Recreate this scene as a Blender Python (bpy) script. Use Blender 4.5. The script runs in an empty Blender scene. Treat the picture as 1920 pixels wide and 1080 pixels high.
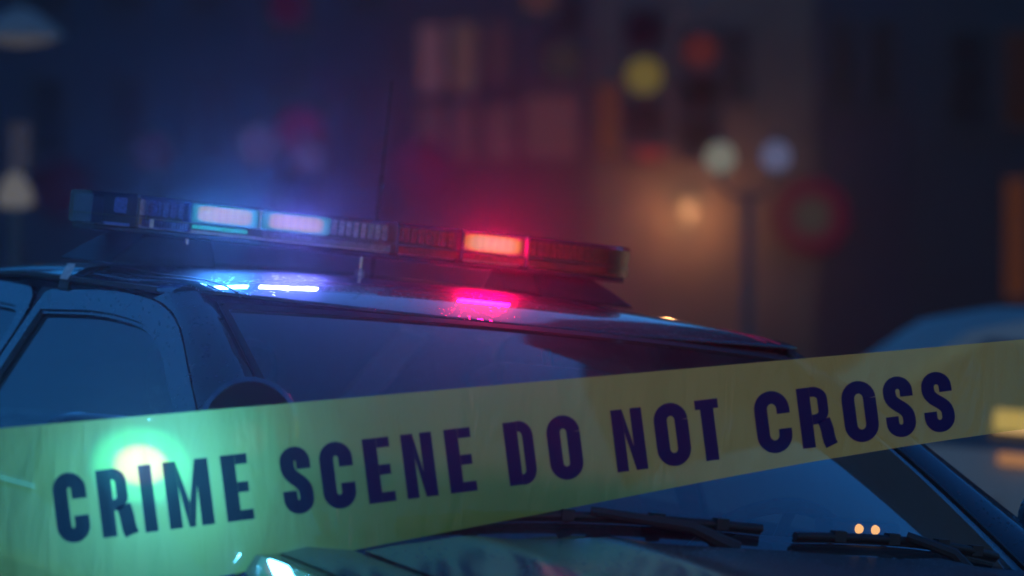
import bpy, bmesh, math, random
from mathutils import Vector, Matrix, Quaternion
random.seed(7)
SC = bpy.context.scene
COL = SC.collection
R = math.radians
PI = math.pi

# ------------------------------------------------------------------ camera, sky, exposure
FPX, D0, CAMZ = 6790.0, 7.0, 1.45
cam_d = bpy.data.cameras.new('camera'); cam = bpy.data.objects.new('camera', cam_d); COL.objects.link(cam)
cam.location = (0, -D0, CAMZ); cam.rotation_euler = (R(90), 0, 0)
cam_d.sensor_width = 36; cam_d.lens = FPX/1920*36; cam_d.clip_start = .1; cam_d.clip_end = 1000
cam_d.dof.use_dof = True; cam_d.dof.focus_distance = 6.65; cam_d.dof.aperture_fstop = cam_d.lens/1000/.052
SC.camera = cam

world = bpy.data.worlds.new('World'); SC.world = world; world.use_nodes = True
nt = world.node_tree
sky = nt.nodes.new('ShaderNodeTexSky'); sky.sky_type = 'NISHITA'; sky.sun_disc = False
sky.sun_elevation = R(3.4); sky.sun_rotation = R(180); sky.air_density = 1.0; sky.dust_density = .0; sky.ozone_density = 6.0
bg = nt.nodes['Background']; nt.links.new(sky.outputs[0], bg.inputs[0]); bg.inputs[1].default_value = 0.15

sun_d = bpy.data.lights.new('sun', 'SUN'); sun_d.energy = .06; sun_d.angle = R(12); sun_d.color = (1, .96, .82)
sun = bpy.data.objects.new('sun', sun_d); COL.objects.link(sun); sun.rotation_euler = (R(90-3.4), 0, 0)

vs = SC.view_settings; vs.view_transform = 'Standard'; vs.look = 'None'; EXPO = 1.3; vs.exposure = EXPO; vs.gamma = 1
SC.cycles.use_denoising = True
SC.cycles.max_bounces = 10; SC.cycles.transparent_max_bounces = 24; SC.cycles.volume_bounces = 0
SC.cycles.sample_clamp_indirect = 4

HAZE_DENSITY = .0044
HAZE_G = .95

# ------------------------------------------------------------------ helpers
def wp(px, py, d):
    """a point seen at photo pixel (px, py) and distance d along the view axis"""
    return Vector(((px-960)/FPX*d, -D0+d, CAMZ+(540-py)/FPX*d))

def mesh_obj(name, verts, faces, mat=None, parent=None, smooth=False):
    me = bpy.data.meshes.new(name)
    me.from_pydata([tuple(v) for v in verts], [], faces); me.update()
    if mat is not None: me.materials.append(mat)
    if smooth: me.polygons.foreach_set('use_smooth', [True]*len(me.polygons))
    o = bpy.data.objects.new(name, me); COL.objects.link(o)
    if parent is not None: o.parent = parent
    return o

class MB:
    def __init__(s): s.v = []; s.f = []
    def quad(s, a, b, c, d):
        n = len(s.v); s.v += [Vector(a), Vector(b), Vector(c), Vector(d)]; s.f.append((n, n+1, n+2, n+3)); return s
    def box(s, lo, hi, m=None):
        (x0, y0, z0), (x1, y1, z1) = lo, hi; n = len(s.v)
        p = [Vector(q) for q in ((x0,y0,z0),(x1,y0,z0),(x1,y1,z0),(x0,y1,z0),(x0,y0,z1),(x1,y0,z1),(x1,y1,z1),(x0,y1,z1))]
        if m is not None: p = [m @ q for q in p]
        s.v += p
        for f in ((0,3,2,1),(4,5,6,7),(0,1,5,4),(1,2,6,5),(2,3,7,6),(3,0,4,7)): s.f.append(tuple(n+i for i in f))
        return s
    def grid(s, rows, closed=False):
        n = len(s.v); m = len(rows[0])
        for r in rows: s.v += [Vector(p) for p in r]
        for i in range(len(rows)-1):
            for j in range(m if closed else m-1):
                j2 = (j+1) % m
                s.f.append((n+i*m+j, n+i*m+j2, n+(i+1)*m+j2, n+(i+1)*m+j))
        return s
    def lathe(s, prof, c=(0,0,0), axis=(0,0,1), seg=28, caps=True):
        """prof: list of (radius, height) along axis"""
        q = Vector((0,0,1)).rotation_difference(Vector(axis).normalized()); c = Vector(c)
        rows = [[c + q @ Vector((r*math.cos(2*PI*k/seg), r*math.sin(2*PI*k/seg), h)) for k in range(seg)] for r, h in prof]
        n = len(s.v); s.grid(rows, True)
        if caps:
            s.f.append(tuple(n+k for k in reversed(range(seg)))); b = n+(len(prof)-1)*seg
            s.f.append(tuple(b+k for k in range(seg)))
        return s
    def tube(s, pts, r, seg=8):
        pts = [Vector(p) for p in pts]; rows = []
        rr = r if isinstance(r, (list, tuple)) else [r]*len(pts)
        for i, p in enumerate(pts):
            t = (pts[min(i+1, len(pts)-1)]-pts[max(i-1, 0)]).normalized()
            a = Vector((0,0,1)) if abs(t.z) < .9 else Vector((1,0,0))
            u = t.cross(a).normalized(); w = t.cross(u)
            rows.append([p+(u*math.cos(2*PI*k/seg)+w*math.sin(2*PI*k/seg))*rr[i] for k in range(seg)])
        n = len(s.v); s.grid(rows, True)
        s.f.append(tuple(n+k for k in reversed(range(seg)))); b = n+(len(pts)-1)*seg
        s.f.append(tuple(b+k for k in range(seg)))
        return s
    def rbox(s, lo, hi, r, m=None, seg=4, axis='x'):
        """box rounded about one axis"""
        ax = 'xyz'.index(axis); o = [i for i in range(3) if i != ax]
        a0, a1, b0, b1 = lo[o[0]], hi[o[0]], lo[o[1]], hi[o[1]]
        ring = []
        for cx, cy, st in ((a1-r,b1-r,0),(a0+r,b1-r,90),(a0+r,b0+r,180),(a1-r,b0+r,270)):
            for k in range(seg+1):
                t = R(st+90*k/seg); ring.append((cx+r*math.cos(t), cy+r*math.sin(t)))
        rows = []
        for h in (lo[ax], hi[ax]):
            row = []
            for a, b in ring:
                p = [0,0,0]; p[ax] = h; p[o[0]] = a; p[o[1]] = b
                p = Vector(p); row.append(m @ p if m is not None else p)
            rows.append(row)
        n = len(s.v); s.grid(rows, True); k = len(ring)
        s.f.append(tuple(n+i for i in reversed(range(k)))); s.f.append(tuple(n+k+i for i in range(k)))
        return s
    def build(s, name, mat=None, parent=None, smooth=False, bevel=0, solid=0, angle=40):
        o = mesh_obj(name, s.v, s.f, mat, parent, False)
        bm = bmesh.new(); bm.from_mesh(o.data)
        bmesh.ops.recalc_face_normals(bm, faces=bm.faces); bm.to_mesh(o.data); bm.free()
        if solid:
            md = o.modifiers.new('solidify', 'SOLIDIFY'); md.thickness = solid; md.offset = -1
        if bevel:
            md = o.modifiers.new('bevel', 'BEVEL'); md.width = bevel; md.segments = 2; md.limit_method = 'ANGLE'; md.angle_limit = R(40)
        if smooth:
            o.data.polygons.foreach_set('use_smooth', [True]*len(o.data.polygons))
            o.data.set_sharp_from_angle(angle=R(angle))
        return o

def tag(o, label=None, cat=None, group=None, kind=None):
    if label: o['label'] = label
    if cat: o['category'] = cat
    if group: o['group'] = group
    if kind: o['kind'] = kind
    return o
def empty(name, loc=(0,0,0)):
    o = bpy.data.objects.new(name, None); o.location = loc; COL.objects.link(o); o.empty_display_size = .1; return o
def lamp(name, kind, loc, power, color, parent=None, radius=.01, direction=None, spot=None, blend=1):
    l = bpy.data.lights.new(name, kind); l.energy = power; l.color = color
    if kind == 'AREA': l.shape = 'RECTANGLE'; l.size, l.size_y = radius
    else: l.shadow_soft_size = radius
    if spot: l.spot_size = R(spot); l.spot_blend = blend
    o = bpy.data.objects.new(name, l); o.location = loc; COL.objects.link(o)
    if direction is not None: o.rotation_euler = Vector((0,0,-1)).rotation_difference(Vector(direction).normalized()).to_euler()
    if parent: o.parent = parent
    return o
def interp(tab, x):
    """smooth (Catmull-Rom like) interpolation in a sorted table of (x, value)"""
    if x <= tab[0][0]: return tab[0][1]
    if x >= tab[-1][0]: return tab[-1][1]
    for i in range(len(tab)-1):
        if tab[i][0] <= x <= tab[i+1][0]:
            x0, y0 = tab[i]; x1, y1 = tab[i+1]; h = x1-x0; t = (x-x0)/h
            def sl(k):
                a = tab[max(k-1, 0)]; b = tab[min(k+1, len(tab)-1)]; return (b[1]-a[1])/(b[0]-a[0])
            m0, m1 = sl(i)*h, sl(i+1)*h
            return (2*t**3-3*t*t+1)*y0+(t**3-2*t*t+t)*m0+(-2*t**3+3*t*t)*y1+(t**3-t*t)*m1

# ------------------------------------------------------------------ materials
DIM = {'lit_window': .55, 'neon_ring': .3, 'neon_disc': .4, 'lit_signal': .6, 'walk_signal': .8, 'globe_glass': .75, 'lantern_glass': .5, 'lamp_diffuser': .6, 'lantern_globe': .7, 'light_column': .6}
def principled(name, color, rough=.5, metal=0, coat=0, spec=.5, emit=None, estr=0):
    m = bpy.data.materials.new(name); m.use_nodes = True; b = m.node_tree.nodes['Principled BSDF']
    b.inputs['Base Color'].default_value = (*color, 1); b.inputs['Roughness'].default_value = rough
    b.inputs['Metallic'].default_value = metal; b.inputs['Coat Weight'].default_value = coat
    b.inputs['Specular IOR Level'].default_value = spec
    if emit: b.inputs['Emission Color'].default_value = (*emit, 1); b.inputs['Emission Strength'].default_value = estr
    return m
def noisy(m, scale=8, amt=.3, bump=0, detail=5, rough_amt=0):
    """mottle the base colour, roughness and relief of a principled material"""
    t = m.node_tree; b = t.nodes['Principled BSDF']; N = t.nodes.new; L = t.links.new
    tc = N('ShaderNodeTexCoord'); n = N('ShaderNodeTexNoise'); n.inputs['Scale'].default_value = scale; n.inputs['Detail'].default_value = detail
    L(tc.outputs['Object'], n.inputs['Vector'])
    c = b.inputs['Base Color'].default_value[:]
    r = N('ShaderNodeValToRGB'); r.color_ramp.elements[0].position = .3; r.color_ramp.elements[1].position = .7
    r.color_ramp.elements[0].color = (*[x*(1-amt) for x in c[:3]], 1); r.color_ramp.elements[1].color = (*[min(1, x*(1+amt)) for x in c[:3]], 1)
    L(n.outputs['Fac'], r.inputs['Fac']); L(r.outputs['Color'], b.inputs['Base Color'])
    if rough_amt:
        mr = N('ShaderNodeMapRange'); r0 = b.inputs['Roughness'].default_value
        mr.inputs['To Min'].default_value = max(0, r0-rough_amt); mr.inputs['To Max'].default_value = r0+rough_amt
        L(n.outputs['Fac'], mr.inputs['Value']); L(mr.outputs['Result'], b.inputs['Roughness'])
    if bump:
        bp = N('ShaderNodeBump'); bp.inputs['Strength'].default_value = bump; bp.inputs['Distance'].default_value = .01
        L(n.outputs['Fac'], bp.inputs['Height']); L(bp.outputs['Normal'], b.inputs['Normal'])
    return m
def emis(name, color, strength):
    if name in DIM: strength *= DIM[name]
    m = bpy.data.materials.new(name); m.use_nodes = True; t = m.node_tree
    t.nodes.remove(t.nodes['Principled BSDF']); e = t.nodes.new('ShaderNodeEmission')
    e.inputs[0].default_value = (*color, 1); e.inputs[1].default_value = strength*2**-EXPO      # strengths are given as display levels
    t.links.new(e.outputs[0], t.nodes['Material Output'].inputs[0]); return m
def lit_lens(name, stops, power=6, ribs=0, strength=1):
    """lens of a lit lamp: its glow falls off from the middle to the rim"""
    m = emis(name, (1,1,1), strength); t = m.node_tree; N = t.nodes.new; L = t.links.new; e = t.nodes['Emission']
    tc = N('ShaderNodeTexCoord'); sp = N('ShaderNodeSeparateXYZ'); L(tc.outputs['Generated'], sp.inputs[0]); parts = []
    def mth(op, a, b=None):
        n = N('ShaderNodeMath'); n.operation = op
        for i, v in enumerate((a, b)):
            if v is None: continue
            if isinstance(v, (int, float)): n.inputs[i].default_value = v
            else: L(v, n.inputs[i])
        return n.outputs[0]
    for ax in ('Y', 'Z'):
        parts.append(mth('POWER', mth('MULTIPLY', mth('ABSOLUTE', mth('SUBTRACT', sp.outputs[ax], .5)), 2), power))
    r = mth('POWER', mth('ADD', parts[0], parts[1]), 1/power)
    cr = N('ShaderNodeValToRGB'); L(r, cr.inputs[0]); el = cr.color_ramp.elements
    while len(el) < len(stops): el.new(.5)
    for q, (p, c) in zip(el, stops): q.position = p; q.color = (*c, 1)
    col = cr.outputs[0]
    if ribs:
        sn = mth('ADD', mth('MULTIPLY', mth('SINE', mth('MULTIPLY', sp.outputs['Y'], ribs*2*PI)), .10), .97)
        vm = N('ShaderNodeVectorMath'); vm.operation = 'SCALE'; L(col, vm.inputs[0]); L(sn, vm.inputs['Scale']); col = vm.outputs[0]
    L(col, e.inputs[0]); return m
def glass(name, tint, ior=1.5, rough=.0, refl=1.0, haze=None, hazeamt=0):
    """thin clear sheet: tinted see-through plus fresnel reflection (and a little diffuse dirt)"""
    m = bpy.data.materials.new(name); m.use_nodes = True; t = m.node_tree; N = t.nodes.new; L = t.links.new
    t.nodes.remove(t.nodes['Principled BSDF'])
    tr = N('ShaderNodeBsdfTransparent'); tr.inputs[0].default_value = (*tint, 1)
    gl = N('ShaderNodeBsdfGlossy'); gl.inputs['Roughness'].default_value = rough; gl.inputs[0].default_value = (refl, refl, refl, 1)
    fr = N('ShaderNodeFresnel'); geo = N('ShaderNodeNewGeometry'); mi_ = N('ShaderNodeMix')      # same reflection from both faces of the sheet
    mi_.inputs['A'].default_value = ior; mi_.inputs['B'].default_value = 1/ior
    L(geo.outputs['Backfacing'], mi_.inputs['Factor']); L(mi_.outputs['Result'], fr.inputs[0])
    mx = N('ShaderNodeMixShader'); L(fr.outputs[0], mx.inputs[0])
    base = tr.outputs[0]
    if hazeamt:
        df = N('ShaderNodeBsdfDiffuse'); df.inputs[0].default_value = (*haze, 1); m2 = N('ShaderNodeMixShader')
        tc_ = N('ShaderNodeTexCoord'); nz_ = N('ShaderNodeTexNoise'); nz_.inputs['Scale'].default_value = 4; nz_.inputs['Detail'].default_value = 7; nz_.inputs['Roughness'].default_value = .62
        L(tc_.outputs['Object'], nz_.inputs['Vector']); mr_ = N('ShaderNodeMapRange'); mr_.inputs['From Min'].default_value = .35; mr_.inputs['From Max'].default_value = .75
        mr_.inputs['To Min'].default_value = hazeamt*.3; mr_.inputs['To Max'].default_value = hazeamt*2.6; L(nz_.outputs['Fac'], mr_.inputs['Value'])
        L(mr_.outputs['Result'], m2.inputs[0]); L(base, m2.inputs[1]); L(df.outputs[0], m2.inputs[2]); base = m2.outputs[0]
    L(base, mx.inputs[1]); L(gl.outputs[0], mx.inputs[2]); L(mx.outputs[0], t.nodes['Material Output'].inputs[0]); return m

def car_paint(name, color, dust=(.22,.21,.2), dustamt=.5, coat_rough=.03):
    m = principled(name, color, .5, 0, 1.0, .1); t = m.node_tree; b = t.nodes['Principled BSDF']; N = t.nodes.new; L = t.links.new
    b.inputs['Coat Roughness'].default_value = coat_rough; b.inputs['Coat IOR'].default_value = 1.75
    tc = N('ShaderNodeTexCoord')
    v = N('ShaderNodeTexVoronoi'); v.inputs['Scale'].default_value = 95; L(tc.outputs['Object'], v.inputs['Vector'])
    n = N('ShaderNodeTexNoise'); n.inputs['Scale'].default_value = 5; n.inputs['Detail'].default_value = 4; L(tc.outputs['Object'], n.inputs['Vector'])
    lt = N('ShaderNodeMapRange'); lt.inputs['From Min'].default_value = .30; lt.inputs['From Max'].default_value = .20; L(v.outputs['Distance'], lt.inputs['Value'])
    gate = N('ShaderNodeMath'); gate.operation = 'GREATER_THAN'; gate.inputs[1].default_value = .5
    sep = N('ShaderNodeSeparateColor'); L(v.outputs['Color'], sep.inputs[0]); L(sep.outputs[0], gate.inputs[0])
    mu = N('ShaderNodeMath'); mu.operation = 'MULTIPLY'; L(lt.outputs[0], mu.inputs[0]); L(gate.outputs[0], mu.inputs[1])
    nm = N('ShaderNodeMapRange'); nm.inputs['From Min'].default_value = .42; nm.inputs['From Max'].default_value = .6; L(n.outputs['Fac'], nm.inputs['Value'])
    mu2 = N('ShaderNodeMath'); mu2.operation = 'MULTIPLY'; L(mu.outputs[0], mu2.inputs[0]); L(nm.outputs[0], mu2.inputs[1])
    # drops and dust specks: relief and a duller coat
    bp = N('ShaderNodeBump'); bp.inputs['Strength'].default_value = .2; bp.inputs['Distance'].default_value = .003
    L(mu2.outputs[0], bp.inputs['Height']); L(bp.outputs['Normal'], b.inputs['Coat Normal'])
    mc = N('ShaderNodeMix'); mc.data_type = 'RGBA'; mc.inputs['A'].default_value = (*color, 1); mc.inputs['B'].default_value = (*dust, 1)
    fm = N('ShaderNodeMath'); fm.operation = 'MULTIPLY'; fm.inputs[1].default_value = dustamt*.25; L(mu2.outputs[0], fm.inputs[0])
    L(fm.outputs[0], mc.inputs['Factor']); L(mc.outputs['Result'], b.inputs['Base Color'])
    cw = N('ShaderNodeMapRange'); cw.inputs['To Min'].default_value = 1; cw.inputs['To Max'].default_value = .12
    L(mu2.outputs[0], cw.inputs['Value']); L(cw.outputs[0], b.inputs['Coat Weight'])
    return m

M = {}
M['paint'] = car_paint('dark_paint', (.012, .014, .02))
M['hood'] = car_paint('dusty_hood_paint', (.055,.06,.07), (.3,.29,.28), .6, .19)
M['trim'] = noisy(principled('black_rubber', (.012,.012,.013), .6), 30, .3)
M['plastic'] = noisy(principled('black_plastic', (.016,.016,.018), .55, spec=.3), 40, .25, .05)
M['chrome'] = principled('chrome', (.75,.75,.78), .12, 1)
M['steel'] = noisy(principled('galvanised_steel', (.35,.36,.38), .4, 1), 20, .2)
M['screen'] = glass('windscreen_glass', (.62,.72,.70), 1.95, .012, 1, (.35,.36,.38), .03)
M['sideglass'] = glass('side_glass', (.25,.3,.32), 1.6, .012, 1, (.3,.3,.3), .02)
M['interior'] = noisy(principled('interior_vinyl', (.03,.03,.033), .7), 30, .3, .1)
M['seat'] = noisy(principled('seat_cloth', (.05,.05,.06), .9), 60, .3, .2)
M['tyre'] = noisy(principled('tyre_rubber', (.02,.02,.02), .85), 40, .2, .2)
M['rim'] = principled('steel_wheel', (.08,.08,.085), .4, .6)
M['amber_led'] = emis('amber_dash_led', (1, .42, .08), 2.2)
M['label'] = noisy(principled('pale_label', (.55,.5,.48), .5), 60, .3)

# ------------------------------------------------------------------ street frame: the street falls to the right by ROLL
TH, ROLL = R(28), R(5.7)
roll = Matrix(((math.cos(ROLL),0,math.sin(ROLL)),(0,1,0),(-math.sin(ROLL),0,math.cos(ROLL))))
yaw = Matrix(((math.sin(TH), math.cos(TH), 0), (-math.cos(TH), math.sin(TH), 0), (0,0,1)))
CARR = roll @ yaw
ANCH = Vector((.035, 0, CAMZ-.085))          # where the top centre of the windscreen stands
CARO = ANCH - CARR @ Vector((0, 0, 1.36))
car = empty('police_car', CARO); car.rotation_euler = CARR.to_euler()
tag(car, 'dark police car with lit blue and red roof light bar behind the yellow tape', 'car')
def c2w(p): return CARO + CARR @ Vector(p)
def ground_z(x): return CARO.z - (x-CARO.x)*math.tan(ROLL)

# ------------------------------------------------------------------ ground
asph = noisy(principled('asphalt', (.05,.05,.052), .55), 3, .35, .3, 8, .2)
g = MB(); n = 40
gv = lambda x, y: (x, y, ground_z(x))
for i in range(8):
    for j in range(8):
        x0, x1 = -30+60*i/8, -30+60*(i+1)/8; y0, y1 = -25+95*j/8, -25+95*(j+1)/8
        g.quad(gv(x0,y0), gv(x1,y0), gv(x1,y1), gv(x0,y1))
road = g.build('road', asph); tag(road, 'dark asphalt street sloping down to the right', kind='structure')
pave = noisy(principled('concrete_pavement', (.25,.24,.23), .8), 2, .3, .2)
g = MB()
for i in range(30):
    x0, x1 = -30+2*i+.01, -30+2*i+1.99
    for z, zz in ((.13, 0),):
        p = [Vector((x0,54,ground_z(x0)-.1)), Vector((x1,54,ground_z(x1)-.1)), Vector((x1,60.5,ground_z(x1)-.1)), Vector((x0,60.5,ground_z(x0)-.1))]
        q = [v+Vector((0,0,.23)) for v in p]
        k = len(g.v); g.v += p+q
        for f in ((0,3,2,1),(4,5,6,7),(0,1,5,4),(1,2,6,5),(2,3,7,6),(3,0,4,7)): g.f.append(tuple(k+i2 for i2 in f))
pv = g.build('pavement', pave); tag(pv, 'concrete pavement in front of the far buildings', kind='structure')

# ------------------------------------------------------------------ car body
P = M['paint']
def WS(u, v, lift=0):
    """windscreen: u -1..1 across (car right to left), v 0 top .. 1 base"""
    a = Vector((-.05+.06*(1-u*u), .625*u, 1.352+.012*(1-u*u)))
    b = Vector((.80+.13*(1-u*u), .735*u, .955+.078*(1-abs(u)**2.6)))
    p = a.lerp(b, v); p += Vector((.42, .12*u, .9))*(.022*4*v*(1-v)*(1-.35*u*u)+lift)
    return p
NU, NV = 32, 20
MB().grid([[WS(-1+2*j/NU, i/NV) for j in range(NU+1)] for i in range(NV+1)]).build('windscreen', M['screen'], car, smooth=True, angle=80)
# black ceramic border / rubber gasket round the glass
ws = bpy.data.objects['windscreen']
def band(f, n, name, mat, parent, width, lift=.002, h=.004):
    """narrow raised strip along f(t) -> (point, inward)"""
    g = MB(); rows = []
    for i in range(n+1):
        p, q, up = f(i/n); rows.append([p, p+up*h, q+up*h, q])
    g.grid(rows); return g.build(name, mat, parent, smooth=True)
UPN = Vector((.42, 0, .9))
band(lambda t: (WS(-1+2*t, -.012), WS(-1+2*t, .016), UPN), 40, 'windscreen_molding', M['trim'], car, .02)
for sgn in (-1, 1):
    band(lambda t: (WS(sgn*1.012, t), WS(sgn*.992, t), UPN), 24, 'windscreen_molding', M['trim'], car, .02)

CROWN = [(-1.9,1.325),(-1.75,1.355),(-1.5,1.395),(-1.1,1.428),(-.7,1.440),(-.4,1.430),(-.2,1.410),(-.08,1.388),(.02,1.362),(.1,1.33)]
def roof_pt(x, s):
    ease = min(1, max(0, (-.02-x)/.5)); ease = ease*ease*(3-2*ease)
    dr = (.006+.030*ease)*abs(s)**2.4 + (.016*ease)*max(0, abs(s)-.8)/.2
    return Vector((x, .655*s, interp(CROWN, x)-dr))
def roof_x(s, t):
    xf = -.068+.06*(1-s*s); xr = -1.80+.06*(s*s)
    return xf+(xr-xf)*t
NS, NT = 36, 40
g = MB(); rows = []
for i in range(NT+1):
    t = (i/NT)**1.3; rows.append([roof_pt(roof_x(-1+2*j/NS, t), -1+2*j/NS) for j in range(NS+1)])
g.grid(rows); roof = g.build('roof', P, car, smooth=True, angle=80, solid=.006)
def sidey(x, z):
    """outer side surface above the belt"""
    k = max(0, min(1.1, (z-.97)/.39)); return .895-.205*k**1.15
for sgn in (-1, 1):
    # ditch molding strips on the roof edge, with dark seams
    for y0, y1, mt, lift, nm in ((.585,.590,M['trim'],.0015,'roof_seam'), (.618,.623,M['trim'],.0015,'roof_seam')):
        rows = []
        for i in range(31):
            x = -.078-1.66*(i/30)
            a = roof_pt(x, sgn*y0/.655); b = roof_pt(x, sgn*y1/.655)
            rows.append([a, a+Vector((0,0,lift)), b+Vector((0,0,lift)), b])
        MB().grid(rows).build(nm, mt, car, smooth=True)
    # cant rail from roof edge down to the door frames
    rows = []
    for i in range(41):
        x = -.15-1.618*i/40
        a = roof_pt(x, sgn); zt = min(1.372, a.z-.012)
        rows.append([a+Vector((0,0,-.001)), a+Vector((0,sgn*.014,-.006)), Vector((x, sgn*(.683), (a.z+zt)/2-.004)), Vector((x, sgn*.690, zt-.004)), Vector((x, sgn*.676, zt-.012))])
    MB().grid(rows).build('cant_rail', P, car, smooth=True, angle=60)

# front door glass, frames, doors (both sides)
def side_strip(pts_out, pts_in, sgn, lift, name, mat, depth=.012):
    rows = []
    for (xo, zo), (xi, zi) in zip(pts_out, pts_in):
        a = Vector((xo, sgn*(sidey(xo, zo)+lift), zo)); b = Vector((xi, sgn*(sidey(xi, zi)+lift), zi))
        rows.append([a+Vector((0,-sgn*depth,0)), a, b, b+Vector((0,-sgn*depth,0))])
    return MB().grid(rows).build(name, mat, car, smooth=True, angle=35)
def resample(pts, n):
    L = [0]
    for a, b in zip(pts, pts[1:]): L.append(L[-1]+math.hypot(b[0]-a[0], b[1]-a[1]))
    out = []
    for i in range(n):
        d = L[-1]*i/(n-1)
        for k in range(len(L)-1):
            if d <= L[k+1]+1e-9:
                t = (d-L[k])/max(1e-9, L[k+1]-L[k]); out.append((pts[k][0]+(pts[k+1][0]-pts[k][0])*t, pts[k][1]+(pts[k+1][1]-pts[k][1])*t)); break
    return out
def round_corner(path, r, n=7):
    out = [path[0]]
    rs = r if isinstance(r, (list, tuple)) else [r]*len(path)
    for a, b, c, r in zip(path, path[1:], path[2:], rs):
        va = Vector((a[0]-b[0], a[1]-b[1])); vc = Vector((c[0]-b[0], c[1]-b[1])); rr = min(r, va.length*.45, vc.length*.45)
        p0 = Vector(b)+va.normalized()*rr; p2 = Vector(b)+vc.normalized()*rr
        for k in range(n+1):
            t = k/n; q = p0*(1-t)**2+Vector(b)*2*t*(1-t)+p2*t*t; out.append((q.x, q.y))
    out.append(path[-1]); return out
def offset_path(path, d):
    out = []
    for i, p in enumerate(path):
        a = path[max(i-1, 0)]; b = path[min(i+1, len(path)-1)]
        t = Vector((b[0]-a[0], b[1]-a[1])).normalized(); out.append((p[0]+t.y*d, p[1]-t.x*d))
    return out
FD_OUT = resample(round_corner([(-.775,.985),(-.775,1.345),(-.40,1.362),(-.085,1.342),(.40,1.118),(.765,.972)], (.025,.2,.15,.2)), 90)
RD_OUT = resample(round_corner([(-1.70,.985),(-1.56,1.26),(-1.40,1.335),(-1.1,1.352),(-.79,1.345),(-.79,.985)], (.1,.1,.1,.1,.025)), 90)
# A pillar: windscreen edge -> door frame edge
AP = [p for p in offset_path(FD_OUT, -.004) if p[0] > -.23 and p[1] > .5]
AP = resample(AP, 25)
for sgn in (-1, 1):
    rows = []
    for i in range(25):
        v = -.02+1.04*i/24; vv = max(0, min(1, v)); w = WS(sgn*1.014, v); x, z = AP[i]
        d = Vector((x, sgn*(sidey(x, z)+.003), z)); w = w+Vector((0,0,.002))
        m1 = w.lerp(d, .3)+Vector((.012, sgn*.006, .018)); m2 = w.lerp(d, .7)+Vector((.006, sgn*.016, .012))
        rows.append([w+Vector((-.01,0,-.012)), w, m1, m2, d, d+Vector((-.004, -sgn*.02, -.004))])
    MB().grid(rows).build('a_pillar', P, car, smooth=True, angle=70)

for sgn in (-1, 1):
    for pth, nm, w in ((FD_OUT,'front',.042), (RD_OUT,'rear',.042)):
        inn = offset_path(pth, w)
        side_strip(pth, inn, sgn, .004, 'door_frame', P)
        seal = offset_path(pth, w+.009)
        side_strip(inn, seal, sgn, -.001, 'window_seal', P, .006)
        # glass: fan from belt to the frame
        rows = []
        gi = offset_path(pth, w+.008)
        for x, z in gi:
            rows.append([Vector((x, sgn*(sidey(x, .97+(z-.97)*k/6)-.010), max(.972, .97+(z-.97)*k/6))) for k in range(7)])
        MB().grid(rows).build('side_window', M['sideglass'], car, smooth=True, angle=80)
    MB().grid([[(-.83, sgn*(sidey(0,z)-.006), z), (-.735, sgn*(sidey(0,z)-.006), z)] for z in [.96+.39*i/8 for i in range(9)]]).build('b_pillar', M['plastic'], car, solid=.01)
    # drip molding along the top of the frames
    rows = []
    for i in range(31):
        x = -.20-1.35*i/30; z = min(1.372, roof_pt(x, 1).z-.012)
        rows.append([Vector((x, sgn*.692, z+.006)), Vector((x, sgn*.700, z+.004)), Vector((x, sgn*.700, z-.004)), Vector((x, sgn*.690, z-.008))])
    MB().grid(rows).build('drip_molding', M['plastic'], car, smooth=True, angle=60)

def arch(x):
    z = .28
    for ax in (1.38, -1.56):
        d = abs(x-ax)
        if d < .38: z = max(z, .32+math.sqrt(.38**2-d*d))
    return z
BELT = [(-2.75,.90),(-2.3,.975),(-1.6,.985),(-.8,.975),(0,.972),(.8,.970),(1.2,.945),(1.7,.895),(2.05,.83),(2.2,.76)]
def bodyw(x):
    return interp([(-2.75,.72),(-2.5,.84),(-2,.90),(-1,.925),(0,.93),(1,.925),(1.6,.90),(2.0,.82),(2.2,.66)], x)
def side_panel(x0, x1, sgn, name, mat, n=24):
    rows = []
    for i in range(n+1):
        x = x0+(x1-x0)*i/n; zb = interp(BELT, x); w = bodyw(x); lo = arch(x); col = []
        for k in range(13):
            t = k/12; z = zb+(lo-zb)*t
            y = w-.035*max(0, 1-(zb-z)/.10)**2 + .012*math.sin(PI*min(1, (zb-z)/.35)) - .05*max(0, (.50-z)/.25)**2
            col.append((x, sgn*y, z))
        top = col[0]; col = [(x, sgn*(w-.075), zb+.004)]+col
        rows.append(col)
    return MB().grid(rows).build(name, mat, car, smooth=True, angle=50, solid=.005)
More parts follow.
